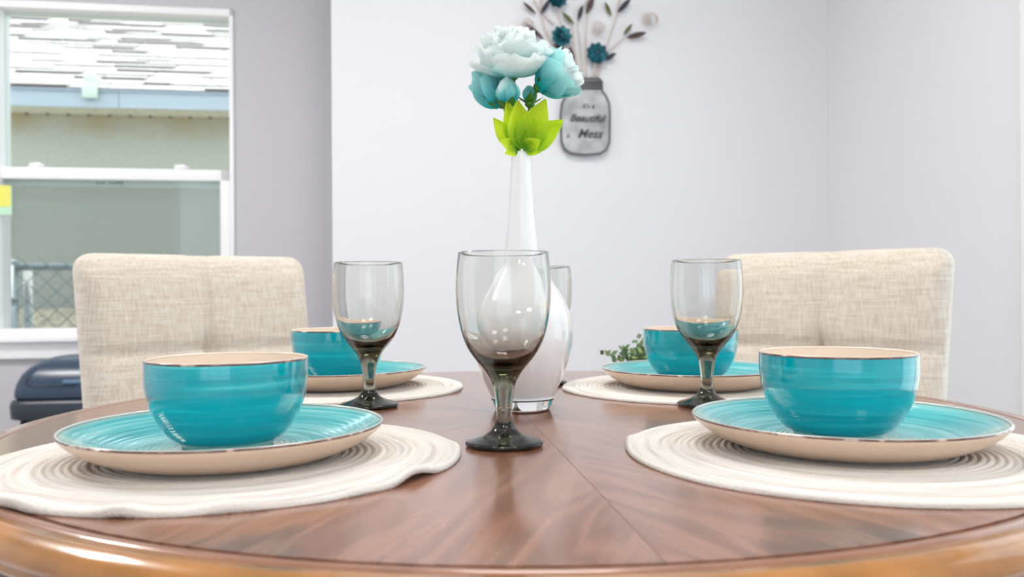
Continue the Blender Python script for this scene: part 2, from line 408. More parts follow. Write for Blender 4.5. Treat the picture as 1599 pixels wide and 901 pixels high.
CHX, CHY = -.02, .72
ch = empty('chandelier', (CHX, CHY, CH), 0, 'steel ring chandelier with eight small bulbs hanging above the table', 'chandelier')
bm = bmesh.new(); tube(bm, [(0, 0, 0), (0, 0, -.72)], .006, 8); obj('rod', bm, M_metal, ch)
obj('canopy', lathe([(0, -.03), (.05, -.03), (.06, -.01), (.06, 0), (0, 0)], 24), M_metal, ch)
bm = bmesh.new(); tube(bm, [(.24*cos(k*pi/20), .24*sin(k*pi/20), -.72) for k in range(41)], .008, 8)
for k in range(4): tube(bm, [(0, 0, -.70), (.24*cos(k*pi/2), .24*sin(k*pi/2), -.72)], .004, 6)
obj('ring', bm, M_metal, ch)
M_bulb = plain('lit_bulb', (1, 1, 1), .4, emit=(1, .95, .86), es=90); me = None
for k in range(8):
    bm = None
    if me is None: bm = bmesh.new(); blob(bm, (0, 0, 0), (.016, .016, .022), 12)
    o = obj('bulb', me or bm, M_bulb, ch, loc=(.24*cos(k*pi/4+.3), .24*sin(k*pi/4+.3), -.70)); me = o.data

# ------------------------------------------------------------------ dining table
TX, TY, TZ = .0155, 1.027, .75
table = empty('dining_table', (TX, TY, 0), 0, 'round walnut-brown dining table with glossy radial veneer and amber rounded rim', 'table')
def wedge(a0, a1, r, n=10):
    bm = bmesh.new(); g = .0002
    top = [Vector((g/sin((a1-a0)/2), 0, TZ))]+[Vector((r*cos(a0+(a1-a0)*i/n), r*sin(a0+(a1-a0)*i/n), TZ)) for i in range(n+1)]
    for P_ in (top[1:],):
        nrm0 = Vector((-sin(a0), cos(a0), 0))*g; nrm1 = Vector((sin(a1), -cos(a1), 0))*g
        top[1] = top[1]+nrm0; top[-1] = top[-1]+nrm1
    vt = [bm.verts.new(p) for p in top]; vb = [bm.verts.new(p-Vector((0, 0, .02))) for p in top]
    bm.faces.new(vt); bm.faces.new(vb[::-1]); m_ = len(vt)
    for i in range(m_): bm.faces.new((vt[i], vb[i], vb[(i+1) % m_], vt[(i+1) % m_]))
    return bm
NW = 8; me = None
for k in range(NW):
    a = 2*pi/NW
    o = obj('veneer_panel', me or wedge(-a/2, a/2, .5575), M_veneer, table, smooth=False, rot=(0, 0, R(-90+7+22.5)+a*k)); me = o.data
obj('groove_ring', lathe([(.553, .738), (.5575, .7485), (.5600, .7485), (.565, .738)], 160, True), M_groove, table)
obj('rim_top', lathe([(.5600, .7440), (.5602, .7497), (.563, .7501), (.573, .7501), (.5735, .7440)], 200, True), plain('rim_top_wood', (.32, .14, .08), .25, coat=.6, var=.2, vscale=20), table)
edge = [(.5735, .722), (.5735, .7500), (.580, .7488), (.5865, .7460), (.5910, .7415), (.5928, .736), (.5912, .7308), (.587, .7278), (.581, .727), (.580, .7235), (.582, .7205), (.5805, .717), (.576, .7155), (.5735, .7155)]
obj('rim', lathe(edge, 200, True), M_edge, table, label='amber rounded rim')
obj('underside', lathe([(0, .729), (.552, .729), (.570, .722), (.566, .69), (.548, .64), (.53, .64), (.53, .70), (0, .70)], 96, True), M_darkwood, table)
obj('pedestal', lathe(smooth_prof([(.0, .70), (.16, .70), (.15, .66), (.07, .60), (.055, .5), (.085, .4), (.09, .3), (.07, .22), (.10, .17), (.10, .10), (0, .10)], 4), 32), M_darkwood, table)
for k in range(4):
    bm = bmesh.new(); tube(bm, [(.06, 0, .17), (.2, 0, .15), (.32, 0, .08), (.42, 0, .03)], [.045, .04, .032, .03], 8)
    obj('leg', bm, M_darkwood, table, rot=(0, 0, R(45+90*k)))

# ------------------------------------------------------------------ place settings
SET = [  # plate x,y ; bowl x,y ; mat x,y ; mat radius ; words
    ((-.2543, .7711), (-.2543, .7732), (-.2541, .7753), .2046, 'front left'),
    ((.3061, .8013), (.3013, .8029), (.3095, .7846), .2046, 'front right'),
    ((-.2701, 1.3266), (-.2673, 1.3273), (-.2760, 1.325), .200, 'back left'),
    ((.2712, 1.2957), (.2666, 1.2964), (.2770, 1.302), .200, 'back right')]
MT = .0042
def placemat(cx, cy, rad, seed, lift, label):
    nr, ns, pitch = 155, 220, rad/31
    bm = bmesh.new(); rnd = random.Random(seed)
    ph = [rnd.uniform(0, 6.28) for _ in range(5)]
    def out(a):
        q = 1+.006*sin(2*a+ph[0])+.004*sin(5*a+ph[1])+.002*sin(9*a+ph[2])
        for (a0, w, dr, dz) in lift:
            d = (a-a0+pi) % (2*pi)-pi; q += dr*math.exp(-(d/w)**2)
        return q
    def top(x, y, z):
        d = math.hypot(x+cx-TX, y+cy-TY)
        return z-(max(0, d-.575)**2)*9
    rings = [[bm.verts.new((0, 0, MT))]]
    for i in range(1, nr+1):
        r = rad*i/nr; row = []
        for k in range(ns):
            a = 2*pi*k/ns; rr = r*(1+(out(a)-1)*(i/nr)**3)
            rib = abs(sin(pi*r/pitch))**.7
            z = .0018+.0024*rib
            f = max(0, (r/rad-.66)/.34)
            for (a0, w, dr, dz) in lift:
                d = (a-a0+pi) % (2*pi)-pi; z += dz*f*f*math.exp(-(d/w)**2)
            if i == nr: z -= .001
            x, y = rr*cos(a), rr*sin(a)
            row.append(bm.verts.new((x, y, top(x, y, z))))
        rings.append(row)
    bot = []
    for i in (nr, nr*2//3):
        src = rings[i]; bot.append([bm.verts.new((v.co.x*.998, v.co.y*.998, max(v.co.z-.0034, .0002 if math.hypot(v.co.x+cx-TX, v.co.y+cy-TY) < .575 else -1))) for v in src])
    for k in range(ns):
        j = (k+1) % ns
        bm.faces.new((rings[0][0], rings[1][k], rings[1][j]))
        for i in range(1, nr): bm.faces.new((rings[i][k], rings[i+1][k], rings[i+1][j], rings[i][j]))
        bm.faces.new((rings[nr][k], bot[0][k], bot[0][j], rings[nr][j])); bm.faces.new((bot[0][k], bot[1][k], bot[1][j], bot[0][j]))
    o = obj('placemat', bm, M_mat, None, loc=(cx, cy, TZ))
    return tag(o, label, 'placemat', 'round woven placemats')
# lifts: angle, width, radial change, height
placemat(*SET[0][2], SET[0][3], 3, [(R(-92), .07, .0, .004), (R(-118), .14, .0, .005), (R(-72), .10, 0, .003), (R(-28), .14, -.018, .008), (R(8), .16, .012, .003), (R(-45), .10, -.008, .002)],
         'cream woven round placemat with a wavy lifted edge, front left at the table rim')
placemat(*SET[1][2], SET[1][3], 7, [(R(165), .12, .006, .004)], 'cream woven round placemat lying flat, front right, cut off by the picture edge')
placemat(*SET[2][2], SET[2][3], 11, [(R(-15), .15, .01, .003)], 'cream woven round placemat at the back left, before the chair by the window')
placemat(*SET[3][2], SET[3][3], 13, [(R(190), .15, .01, .002)], 'cream woven round placemat at the back right, beside the green sprig')

# plate: top glaze with throwing rings, beige underside, brown rim line
def plate():
    t = empty('dinner_plate')
    def topz(r):
        b = .0085 if r < .085 else .0085+.0190*((r-.085)/.051)**1.5
        return b + (.00013*sin(r*2*pi/.0052) if r > .02 else 0)*min(1, max(0, (.134-r)/.004))
    pr = [(0, .0085)]+[(r, topz(r)) for r in [.002+.001*i for i in range(134)]]
    obj('glazed_top', lathe(pr, 128), M_plate, t)
    un = smooth_prof([(.1355, .0285), (.1372, .0268), (.133, .0215), (.121, .0125), (.104, .0045), (.090, .0008), (.083, .0), (.078, .0004), (.074, .003), (.04, .003), (0, .003)], 4)
    obj('underside', lathe(un, 128), M_under, t)
    obj('lip', lathe([(.1340, topz(.134)-.0004), (.1348, .0282), (.1358, .0288), (.1367, .0285), (.1371, .0277), (.1366, .0266), (.135, .0266)], 128, True), M_lip, t)
    obj('rim_line', lathe([(.1368, .0284), (.1374, .0279), (.1376, .0272), (.1374, .0266), (.1366, .0268)], 128, True), M_rim, t)
    return t
def bowl():
    t = empty('soup_bowl')
    out = smooth_prof([(.0395, .0045), (.046, .0070), (.0525, .0125), (.0585, .0215), (.0645, .034), (.0682, .047), (.0698, .060), (.0700, .0765)], 6)
    obj('body', lathe(out, 96), M_bowl, t)
    obj('foot', lathe(smooth_prof([(0, .003), (.034, .003), (.036, .0), (.0385, .0), (.0395, .0020), (.0398, .0050)], 3), 96), M_footglz, t, label='pale green foot ring')
    ins = smooth_prof([(.0672, .0765), (.0670, .060), (.0650, .045), (.060, .030), (.050, .016), (.035, .009), (0, .0075)], 6)
    obj('interior', lathe(ins, 96), M_cream, t)
    obj('lip', lathe([(.0671, .0762), (.0676, .0776), (.0685, .0781), (.0694, .0778), (.0699, .0770), (.0698, .0760), (.069, .0760)], 96, True), M_cream, t)
    obj('rim_line', lathe([(.0695, .0776), (.0701, .0770), (.0703, .0763), (.0702, .0757), (.0694, .0758)], 96, True), M_rim, t)
    return t
pl0, bo0 = plate(), bowl()
PLW = {'front left': 'turquoise ringed dinner plate with a bright window glare, front left', 'front right': 'turquoise ringed dinner plate on the flat placemat, front right, with rows of pale rings',
       'back left': 'turquoise dinner plate at the back left, behind the left smoked goblet', 'back right': 'turquoise dinner plate at the back right, in front of the green sprig'}
BOW = {'front left': 'turquoise bowl with cream inside, front left before the window-side chair', 'front right': 'turquoise bowl with cream inside, front right before the right chair',
       'back left': 'turquoise bowl at the back left, partly behind the left goblet', 'back right': 'turquoise bowl at the back right, partly behind the right goblet'}
for i, (p, b, m_, r_, w) in enumerate(SET):
    a = pl0 if i == 0 else copy_tree(pl0); a.location = (*p, TZ+MT); a.rotation_euler.z = i*1.3
    tag(a, PLW[w], 'plate', 'turquoise dinner plates')
    a = bo0 if i == 0 else copy_tree(bo0); a.location = (*b, TZ+MT+.0088); a.rotation_euler.z = i*2.1+.4
    tag(a, BOW[w], 'bowl', 'turquoise bowls')

# ------------------------------------------------------------------ goblets
def goblet():
    t = empty('water_goblet')
    o = [(.0, .0006), (.030, .0006), (.035, .0), (.0372, .0015), (.0376, .0032), (.0362, .0050), (.029, .0072), (.0215, .0098), (.0152, .0132), (.0112, .0172), (.0088, .0225), (.0079, .029), (.0078, .036),
         (.0085, .044), (.0097, .052), (.0110, .0588), (.0140, .0655), (.0186, .0725), (.0240, .0790), (.0293, .0855), (.0345, .0935), (.0390, .104), (.0425, .117), (.0446, .130), (.0456, .143), (.0458, .155), (.0450, .170), (.0434, .1846)]
    i = [(.0434, .1857), (.0426, .1857), (.0420, .1846), (.0436, .170), (.0444, .155), (.0442, .143), (.0431, .130), (.0408, .117), (.0370, .105), (.0315, .0950), (.0245, .0870), (.0160, .0815), (.008, .0790), (0, .0783)]
    pts = smooth_prof(o[3:-1], 4); body = o[:3]+pts+[o[-1]]
    obj('glass', lathe(body+smooth_prof(i, 4), 80), M_smoke, t)
    return t
g0 = goblet()
GOB = [((-.0083, .832), 'smoked stemmed goblet standing nearest, in front of the white vase'), ((-.1845, 1.112), 'smoked stemmed goblet on the left, in front of the back left bowl'),
       ((.2475, 1.102), 'smoked stemmed goblet on the right, in front of the back right bowl'), ((.049, 1.37), 'smoked stemmed goblet mostly hidden behind the white vase')]
for i, (p, lb) in enumerate(GOB):
    a = g0 if i == 0 else copy_tree(g0); a.location = (*p, TZ+.0001); a.rotation_euler.z = i
    tag(a, lb, 'goblet', 'smoked glass goblets')

# ------------------------------------------------------------------ vase
VX, VY = .0125, 1.086
vase = empty('bud_vase', (VX, VY, TZ), 0, 'white teardrop glass vase with long neck and clear base in the table centre', 'vase')
sc = .000804
vp = [(238, 15.3), (262, 15.6), (285, 17), (309, 18.8), (331, 20.2), (353, 22.2), (373, 24.2), (393, 27.0), (415, 34), (440, 48), (463, 63), (487, 74.5), (506, 78.5), (520, 79.3), (535, 78), (558, 73.0), (580, 66), (600, 57.5), (619, 48.5)]
vv = [(w*sc, .15+(452-y)*sc) for y, w in vp]
wall_ = smooth_prof(vv, 4)
obj('body', lathe([(.0100, .318), (.0104, .3215), (.0118, .3222)]+wall_+[(.0410, .0150), (.036, .0138), (.025, .0130), (0, .0130)], 80), plain('white_cased_glass', (.93, .93, .94), .06, coat=.6), vase)
obj('neck_lining', lathe([(.0102, .320), (.0095, .25), (.0, .25)], 32), plain('neck_lining', (.7, .72, .72), .3), vase)
obj('glass_base', lathe([(0, .0), (.031, .0), (.0335, .0008), (.0350, .003), (.0400, .0145), (.0399, .0149), (.0388, .0144), (.0350, .0130), (.025, .0124), (0, .0124)], 80), M_clear, vase, label='clear glass base')

# ------------------------------------------------------------------ artificial peony bouquet
def sheet(L, Wd, th0, bend, cup, ruf, seed, nu=15, nv=10, shape='petal', thick=.0004):
    """blade starting at the origin, growing along +Z and leaning out to +X by th0; bend turns it back"""
    bm = bmesh.new(); uvl = bm.loops.layers.uv.new('UVMap'); rnd = random.Random(seed)
    ph = [rnd.uniform(0, 6.28) for _ in range(4)]
    grid = []; r = z = 0
    for j in range(nv):
        t = j/(nv-1); th = th0+bend*t
        if j: r += sin(th)*L/(nv-1); z += cos(th)*L/(nv-1)
        w = Wd*(sin(pi*min(1, .10+.72*t**.85))**.8) if shape == 'petal' else Wd*max(.02, sin(pi*(t*.93+.04)**.75))
        row = []
        for i in range(nu):
            s = 2*i/(nu-1)-1
            tt = 1-.10*(s*s)*t if shape == 'petal' else 1
            y = s*w
            n_ = -cup*(s*s)*w + ruf*t*t*sin(3.5*s*pi+ph[0])*(.5+.5*sin(5*t+ph[1]))
            rr, zz = r*tt+cos(th)*(-n_)*-1, z*tt-sin(th)*(-n_)*-1
            if shape == 'petal' and j >= nv-2: zz += ruf*(.6 if j == nv-1 else .2)*sin(6*s+ph[2]); rr += ruf*.5*sin(5*s+ph[3])
            row.append((Vector((rr, y, zz)), (i/(nu-1), t)))
        grid.append(row)
    V = [[bm.verts.new(p) for p, _ in row] for row in grid]
    for j in range(nv-1):
        for i in range(nu-1):
            f = bm.faces.new((V[j][i], V[j][i+1], V[j+1][i+1], V[j+1][i]))
            for lp, (jj, ii) in zip(f.loops, ((j, i), (j, i+1), (j+1, i+1), (j+1, i))): lp[uvl].uv = grid[jj][ii][1]
    return bm
VTOP = Vector((VX, VY, TZ+.3222))
bq = empty('peony_bouquet', (VX, VY, TZ+.300), 0, 'artificial pale turquoise peonies with lime green leaves in the white vase', 'flowers')
def bpt(x, y, dy=0):   # picture point on the plane of the vase axis, relative to the bouquet base
    Y = VY+dy
    return Vector(((x-799.5)/1351*Y-VX, dy, .90-(y-452)/1351*Y-(TZ+.300)))
def head(name, base, axis, layers, seed, label=None, sepals=5, m=None, sc_=1.0):
    hd = lathe([(0, -.004), (.004, -.003), (.0065, .0), (.006, .004), (0, .006)], 12)
    q = Vector((0, 0, 1)).rotation_difference(Vector(axis).normalized()).to_euler()
    h = obj(name, hd, M_stemg, bq, loc=base, rot=q, label=label)
    rnd = random.Random(seed)
    for (n, L, Wd, th, bd, cup, ruf, mt, zo) in layers:
        ms = []
        for k in range(n):
            a = 2*pi*k/n+rnd.uniform(-.2, .2)+th*3
            if k < 3: bmx = sheet(L*sc_, Wd*sc_, R(th), R(bd), cup, ruf*sc_, rnd.random()*1e4); 
            o = obj('petal', bmx if k < 3 else ms[k % 3], mt, h, loc=(0, 0, zo*sc_), rot=(0, R(rnd.uniform(-6, 6)), a)); ms.append(o.data) if k < 3 else None
            s_ = rnd.uniform(.92, 1.08); o.scale = (s_, s_, s_)
    for k in range(sepals):
        o = obj('sepal', sheet(.022*sc_, .006*sc_, R(75), R(-30), .2, .0005, k, 5, 6, 'leaf'), M_stemg, h, rot=(0, 0, 2*pi*k/sepals))
    return h
Wm, Cm = M_petal_w, M_petal_c
h1 = head('peony_bloom', bpt(804, 121), (-.06, -.25, 1), [
    (8, .066, .034, 98, -58, .25, .004, Wm, 0), (8, .064, .030, 80, -58, .35, .004, Wm, .002), (8, .060, .026, 60, -44, .4, .0045, Wm, .005),
    (9, .056, .022, 42, -28, .4, .005, Wm, .008), (9, .052, .018, 26, -8, .4, .005, Wm, .010), (7, .048, .014, 10, 10, .4, .005, Wm, .012)], 5, 'large open pale turquoise bloom', 6)
h2 = head('peony_bloom', bpt(840, 138, -.012), (.80, -.15, .42), [
    (6, .058, .027, 62, -50, .3, .003, Cm, 0), (6, .056, .025, 42, -35, .35, .003, Wm, .003), (6, .050, .020, 24, -10, .4, .004, Wm, .005), (5, .044, .015, 8, 5, .4, .004, Cm, .008)], 8, 'turquoise bloom leaning right', 6)
h3 = head('peony_bloom', bpt(788, 164, .004), (-.62, .10, .75), [
    (6, .052, .022, 42, -38, .35, .003, Cm, 0), (5, .048, .018, 22, -12, .4, .003, Cm, .004), (4, .042, .014, 8, 0, .4, .003, Wm, .006)], 12, 'turquoise bloom leaning left', 5)
h4 = head('peony_bud', bpt(796, 169, -.022), (-.05, -.1, 1), [
    (4, .040, .0165, 50, -88, .7, .0008, Cm, 0), (4, .036, .014, 36, -66, .7, .0008, Wm, .002)], 15, 'closed pale turquoise bud', 5)
h5 = head('peony_bud', bpt(829, 164, -.004), (.05, 0, 1), [(4, .026, .009, 40, -75, .7, .0005, Cm, 0)], 21, 'small turquoise bud', 4)
for hx in ((h1, (806, 120)), (h2, (840, 138)), (h3, (788, 164)), (h4, (796, 169)), (h5, (829, 164))):
    e = hx[0].location; b0 = Vector((0, 0, -.035)); mid = Vector((e.x*.3, e.y*.5, max(.028, e.z*.45)))
    bm = bmesh.new(); pts = []
    for k in range(9):
        t = k/8; pts.append(b0*(1-t)**2+mid*2*t*(1-t)+e*t*t)
    tube(bm, pts, .0018, 8); obj('stem', bm, M_stemg, bq)
def leaf(base, axis, roll, lobes, seed, label=None):
    bm = bmesh.new()
    for (ang, L, Wd) in lobes:
        b2 = sheet(L, Wd, R(0), R(30), -.35, .0012, seed+ang, 7, 9, 'leaf')
        me_ = bpy.data.meshes.new('tmp'); bmesh.ops.rotate(b2, verts=b2.verts, cent=(0, 0, 0), matrix=Matrix.Rotation(R(ang), 3, 'X')); b2.to_mesh(me_); b2.free()
        bm.from_mesh(me_); bpy.data.meshes.remove(me_)
    q = Matrix.Rotation(roll, 4, 'Z'); A = Vector((0, 0, 1)).rotation_difference(Vector(axis).normalized()).to_matrix().to_4x4()
    o = obj('leaf', bm, M_leaf, bq); o.matrix_local = Matrix.Translation(base) @ A @ q
    return o
b = bpt(820, 232)
leaf(bpt(818, 232, -.012), (.42, -.12, 1), R(-80), [(0, .068, .019), (-34, .058, .016), (32, .062, .017)], 1)
leaf(bpt(822, 232, -.004), (1.0, -.1, .62), R(-100), [(0, .060, .017), (30, .050, .014)], 2)
leaf(bpt(812, 232, -.010), (-.24, -.12, 1), R(-95), [(0, .062, .013), (26, .050, .010)], 3)
leaf(bpt(811, 232, .006), (-.55, .3, .95), R(100), [(0, .066, .014), (30, .048, .011)], 4)
leaf(bpt(818, 230, -.010), (.75, -.55, .30), R(-90), [(0, .034, .010), (-35, .026, .008)], 5)
leaf(bpt(814, 230, -.010), (-.85, -.40, .28), R(-90), [(0, .034, .009), (35, .024, .008)], 6)
leaf(bpt(822, 231, .010), (.45, .8, .9), R(80), [(0, .062, .016), (-30, .050, .012)], 7)

# ------------------------------------------------------------------ small green sprig at the far table edge
random.seed(31)
sp = empty('green_sprig', (.236, 1.528, TZ), 0, 'small dark green artificial sprig behind the back right bowl', 'greenery')
M_sprig = plain('sprig_green', (.09, .17, .07), .6, var=.4, vscale=60); M_sprig2 = plain('sprig_green_light', (.26, .33, .12), .6)
bm = bmesh.new(); bl = [bmesh.new(), bmesh.new()]
for k in range(26):
    a = random.uniform(0, 2*pi); L_ = random.uniform(.022, .050)
    if k == 0: a, L_ = pi, .058
    el = random.uniform(.25, 1.25) if k else .38
    d = Vector((cos(a)*cos(el), sin(a)*cos(el), sin(el))); p0 = Vector((0, 0, .004))
    tube(bm, [p0, p0+d*L_*.5+Vector((0, 0, .004)), p0+d*L_], .0011, 5)
    for j in range(14):
        t = .25+.7*j/8; c = p0+d*L_*t; rdir = Vector((random.uniform(-1, 1), random.uniform(-1, 1), random.uniform(-.3, 1))).normalized()
        tgt = bl[0 if random.random() < .75 else 1]; e1 = rdir.orthogonal().normalized()*.0035
        vs = [tgt.verts.new(c), tgt.verts.new(c+rdir*.008+e1*1.4), tgt.verts.new(c+rdir*.017), tgt.verts.new(c+rdir*.008-e1*1.4)]
        if min(v.co.z for v in vs) < .0005:
            for v in vs: v.co.z = max(v.co.z, .0005)
        tgt.faces.new(vs)
obj('stem', bm, M_stemg, sp); obj('foliage', bl[0], M_sprig, sp, kind='stuff'); obj('foliage', bl[1], M_sprig2, sp, kind='stuff')

# ------------------------------------------------------------------ dining chairs
def chair(loc, rz, label):
    """faces local -Y; back plane centre at the origin, height from the floor"""
    t = empty('dining_chair', loc, rz, label, 'chair', 'beige upholstered dining chairs')
    Wb, Zb0, Zb1, Th, rec = .235, .47, .975, .075, math.tan(R(11))
    nx, nz = 49, 49
    bm = bmesh.new()
    def corner(u, w):   # rounded silhouette
        x = u*Wb*(.965+.035*w); z = Zb0+(Zb1-Zb0)*w; r = .035
        cx, cz = Wb*(.965+.035*w)-r, Zb1-r
        if abs(x) > cx and z > cz:
            dx, dz = abs(x)-cx, z-cz; m_ = max(dx, dz); d = math.hypot(dx, dz)
            if d > 0: x = math.copysign(cx+dx*m_/d, x); z = cz+dz*m_/d
        z += .006*(1-u*u)*w*0
        return x, z
    def pillow(u, w):
        e = min(1, (1-abs(u))/.13)**.5*min(1, (1-w)/.10)**.5 if abs(u) < 1 and w < 1 else 0
        return e
    zs = .782
    def front(u, w):
        x, z = corner(u, w); e = pillow(u, w)
        y = -Th/2*(.45+.55*e)
        y += .011*math.exp(-(x/.007)**2)*e+.009*math.exp(-((z-zs)/.008)**2)*e+.016*math.exp(-((x/.03)**2+((z-zs)/.03)**2))
        y -= .006*e*(1-math.exp(-(x/.06)**2))*(1-math.exp(-((z-zs)/.05)**2))
        return Vector((x, y+(z-.62)*rec, z-.004*math.exp(-(x/.02)**2)*(1 if w > .95 else 0)))
    def back(u, w):
        x, z = corner(u, w); e = pillow(u, w)
        return Vector((x, Th/2*(.45+.55*e)+(z-.62)*rec, z))
    F = [[bm.verts.new(front(2*i/(nx-1)-1, j/(nz-1))) for i in range(nx)] for j in range(nz)]
    B = [[bm.verts.new(back(2*i/(nx-1)-1, j/(nz-1))) for i in range(nx)] for j in range(nz)]
    for j in range(nz-1):
        for i in range(nx-1):
            bm.faces.new((F[j][i], F[j][i+1], F[j+1][i+1], F[j+1][i])); bm.faces.new((B[j][i+1], B[j][i], B[j+1][i], B[j+1][i+1]))
        bm.faces.new((B[j][0], F[j][0], F[j+1][0], B[j+1][0])); bm.faces.new((F[j][-1], B[j][-1], B[j+1][-1], F[j+1][-1]))
    for i in range(nx-1):
        bm.faces.new((F[-1][i], F[-1][i+1], B[-1][i+1], B[-1][i])); bm.faces.new((F[0][i+1], F[0][i], B[0][i], B[0][i+1]))
    obj('backrest', bm, M_linen, t)
    obj('seat', loft([rrect(.23, .22, .04, .40), rrect(.238, .228, .05, .41), rrect(.24, .23, .05, .46), rrect(.232, .222, .05, .482), rrect(.20, .19, .05, .49)]), M_linen, t, loc=(0, -.20, 0))
    for sx in (-1, 1):
        for ly, spl in ((-.39, 0), (-.01, .03)):
            bm = loft([rrect(.013, .013, .003, 0), rrect(.021, .021, .004, .40)]); 
            for v in bm.verts: v.co.y += spl*(1-v.co.z/.40)
            obj('leg', bm, M_darkwood, t, loc=(sx*.20, ly, 0), smooth=False)
    return t
def face(cx, cy): return math.atan2(TX-cx, -(TY-cy))     # turn local -Y to the table centre
for (cx, cy, lb) in ((-.615, 1.755, 'beige linen tufted dining chair behind the left setting, in front of the window'),
                     (.612, 1.735, 'beige linen tufted dining chair behind the right setting, near the room corner')):
    chair((cx, cy, 0), face(cx, cy), lb)

# ------------------------------------------------------------------ bin under the window
M_bin = plain('dark_bin_plastic', (.030, .040, .055), .32, bump=.1, bscale=300)
bn = empty('trash_bin', (-1.462, 2.99, 0), YAW, 'dark grey plastic trash bin with a domed lid under the window', 'bin')
obj('body', loft([rrect(.155, .12, .04, 0, 6), rrect(.16, .125, .04, .02, 6), rrect(.185, .145, .045, .50, 6)]), M_bin, bn)
obj('rim_band', loft([rrect(.190, .150, .045, .482, 6), rrect(.205, .165, .05, .486, 6), rrect(.208, .168, .05, .530, 6), rrect(.203, .163, .05, .545, 6), rrect(.195, .155, .05, .548, 6)]), M_bin, bn)
ld = obj('lid', loft([rrect(.190, .15, .05, .548, 6), rrect(.198, .158, .05, .556, 6), rrect(.197, .157, .05, .575, 6), rrect(.192, .152, .05, .600, 6), rrect(.180, .142, .05, .628, 6), rrect(.160, .125, .05, .652, 6), rrect(.135, .105, .05, .670, 6), rrect(.10, .08, .045, .681, 6), rrect(.06, .05, .04, .686, 6)]), plain('lid_plastic', (.035, .06, .10), .25), bn)
obj('handle', boxes([(-.035, .16, -.159, -.145, .600, .612)], .003), plain('handle_plastic', (.10, .2, .32), .3), ld)
bm = bmesh.new(); tube(bm, [(-.135, -.141, .628), (-.150, -.146, .615), (-.145, -.152, .600), (-.11, -.153, .594), (0, -.154, .592)], .003, 6); obj('seam', bm, M_bin, ld)

# ------------------------------------------------------------------ wall art on the back wall
CO = Vector((0, 0, .90))
WA_U = .9396
wa = empty('jar_wall_art', RP(WA_U, 0, 1.255), YAW, 'grey mason jar wall art with lettering, metal stems, leaves and teal flowers', 'wall art')
wr = ROOM.to_3x3()
def wpt(x, y, out=.01):   # point on the wall plane, in the art's own frame
    d = Vector(((x-799.5)/1351, 1, -(y-452.2+.006*(x-799.5))/1351))
    P0 = RP(0, -out, 0); n = wr @ Vector((0, 1, 0)); t = (P0-CO).dot(n)/d.dot(n)
    return wa_inv @ (CO+d*t)
wa_inv = (Matrix.Translation(RP(WA_U, 0, 1.255)) @ Matrix.Rotation(YAW, 4, 'Z')).inverted()
M_jar = plain('galvanised_grey', (.42, .43, .43), .55, metal=.2, var=.38, vscale=16, bump=.3, bscale=40)
M_jard = plain('dark_grey_metal', (.13, .13, .14), .5, metal=.3)
M_ink = plain('black_lettering', (.06, .06, .07), .6)
M_teal = plain('teal_enamel', (.04, .24, .30), .4, metal=.1, var=.3, vscale=60); M_teal_d = plain('dark_teal', (.005, .06, .09), .4)
M_twig = plain('tan_wire', (.66, .56, .50), .5); M_brown = plain('brown_leaf', (.17, .11, .10), .5); M_slate = plain('slate_leaf', (.09, .09, .12), .5); M_olive = plain('olive_leaf', (.22, .26, .08), .5)
pw = lambda x, y, o=.01: wpt(x, y, o)
outl = [(896, 123), (938, 123), (942, 128), (942, 142), (948, 150), (953, 162), (954, 180), (953, 222), (948, 234), (938, 240), (915, 242), (893, 240), (883, 233), (878, 222), (877, 180), (879, 162), (885, 150), (892, 142), (892, 128)]
bm = bmesh.new(); f_ = [bm.verts.new(pw(x, y, .022)) for x, y in outl]; k_ = [bm.verts.new(pw(x, y, .006)) for x, y in outl]
bm.faces.new(f_); bm.faces.new(k_[::-1])
for i in range(len(f_)): j = (i+1) % len(f_); bm.faces.new((f_[i], k_[i], k_[j], f_[j]))
bmesh.ops.recalc_face_normals(bm, faces=bm.faces); jar = obj('jar_panel', bm, M_jar, wa, smooth=False)
bm = bmesh.new(); tube(bm, [pw(x, y, .022) for x, y in outl+outl[:1]], .0045, 6); obj('rim_wire', bm, M_jard, jar)
bm = bmesh.new()
for yy in (128, 133, 138): tube(bm, [pw(893, yy, .024), pw(941, yy, .024)], .0045, 6)
obj('lid_band', bm, M_jard, jar)
def text(body, x, y, size, shear=.35, bold=.0):
    c = bpy.data.curves.new('lettering', 'FONT'); c.body = body; c.size = size; c.shear = shear; c.align_x = 'CENTER'; c.extrude = .0006; c.offset = bold
    o = bpy.data.objects.new('tmp', c); COL.objects.link(o)
    dg = bpy.context.evaluated_depsgraph_get(); me_ = bpy.data.meshes.new_from_object(o.evaluated_get(dg))
    bpy.data.objects.remove(o); me_.name = 'lettering'; me_.materials.clear(); me_.materials.append(M_ink)
    q = bpy.data.objects.new('lettering', me_); COL.objects.link(q); q.parent = jar; q.location = pw(x, y, .0235); q.rotation_euler = (R(90), 0, 0)
text("it's a", 920, 169, .026, .3); text('Beautiful', 918, 190, .038, .4, .0008); text('Mess', 922, 215, .046, .4, .0008); text('a', 888, 215, .026)
stems = [[(905, 123), (896, 80), (880, 40), (871, 8), (868, -30)], [(912, 123), (908, 70), (905, 30), (925, -10), (930, -40)], [(918, 123), (917, 60), (921, 10), (925, -50)],
         [(926, 123), (934, 95)], [(934, 123), (948, 85), (962, 72), (978, 58)], [(930, 123), (950, 70), (960, 40), (966, 20), (975, -25)], [(900, 123), (878, 66)],
         [(902, 123), (860, 60), (850, 30), (846, 16), (836, 0)], [(908, 123), (899, 75), (896, 38)], [(868, 38), (850, 20), (848, 0), (855, -20)]]
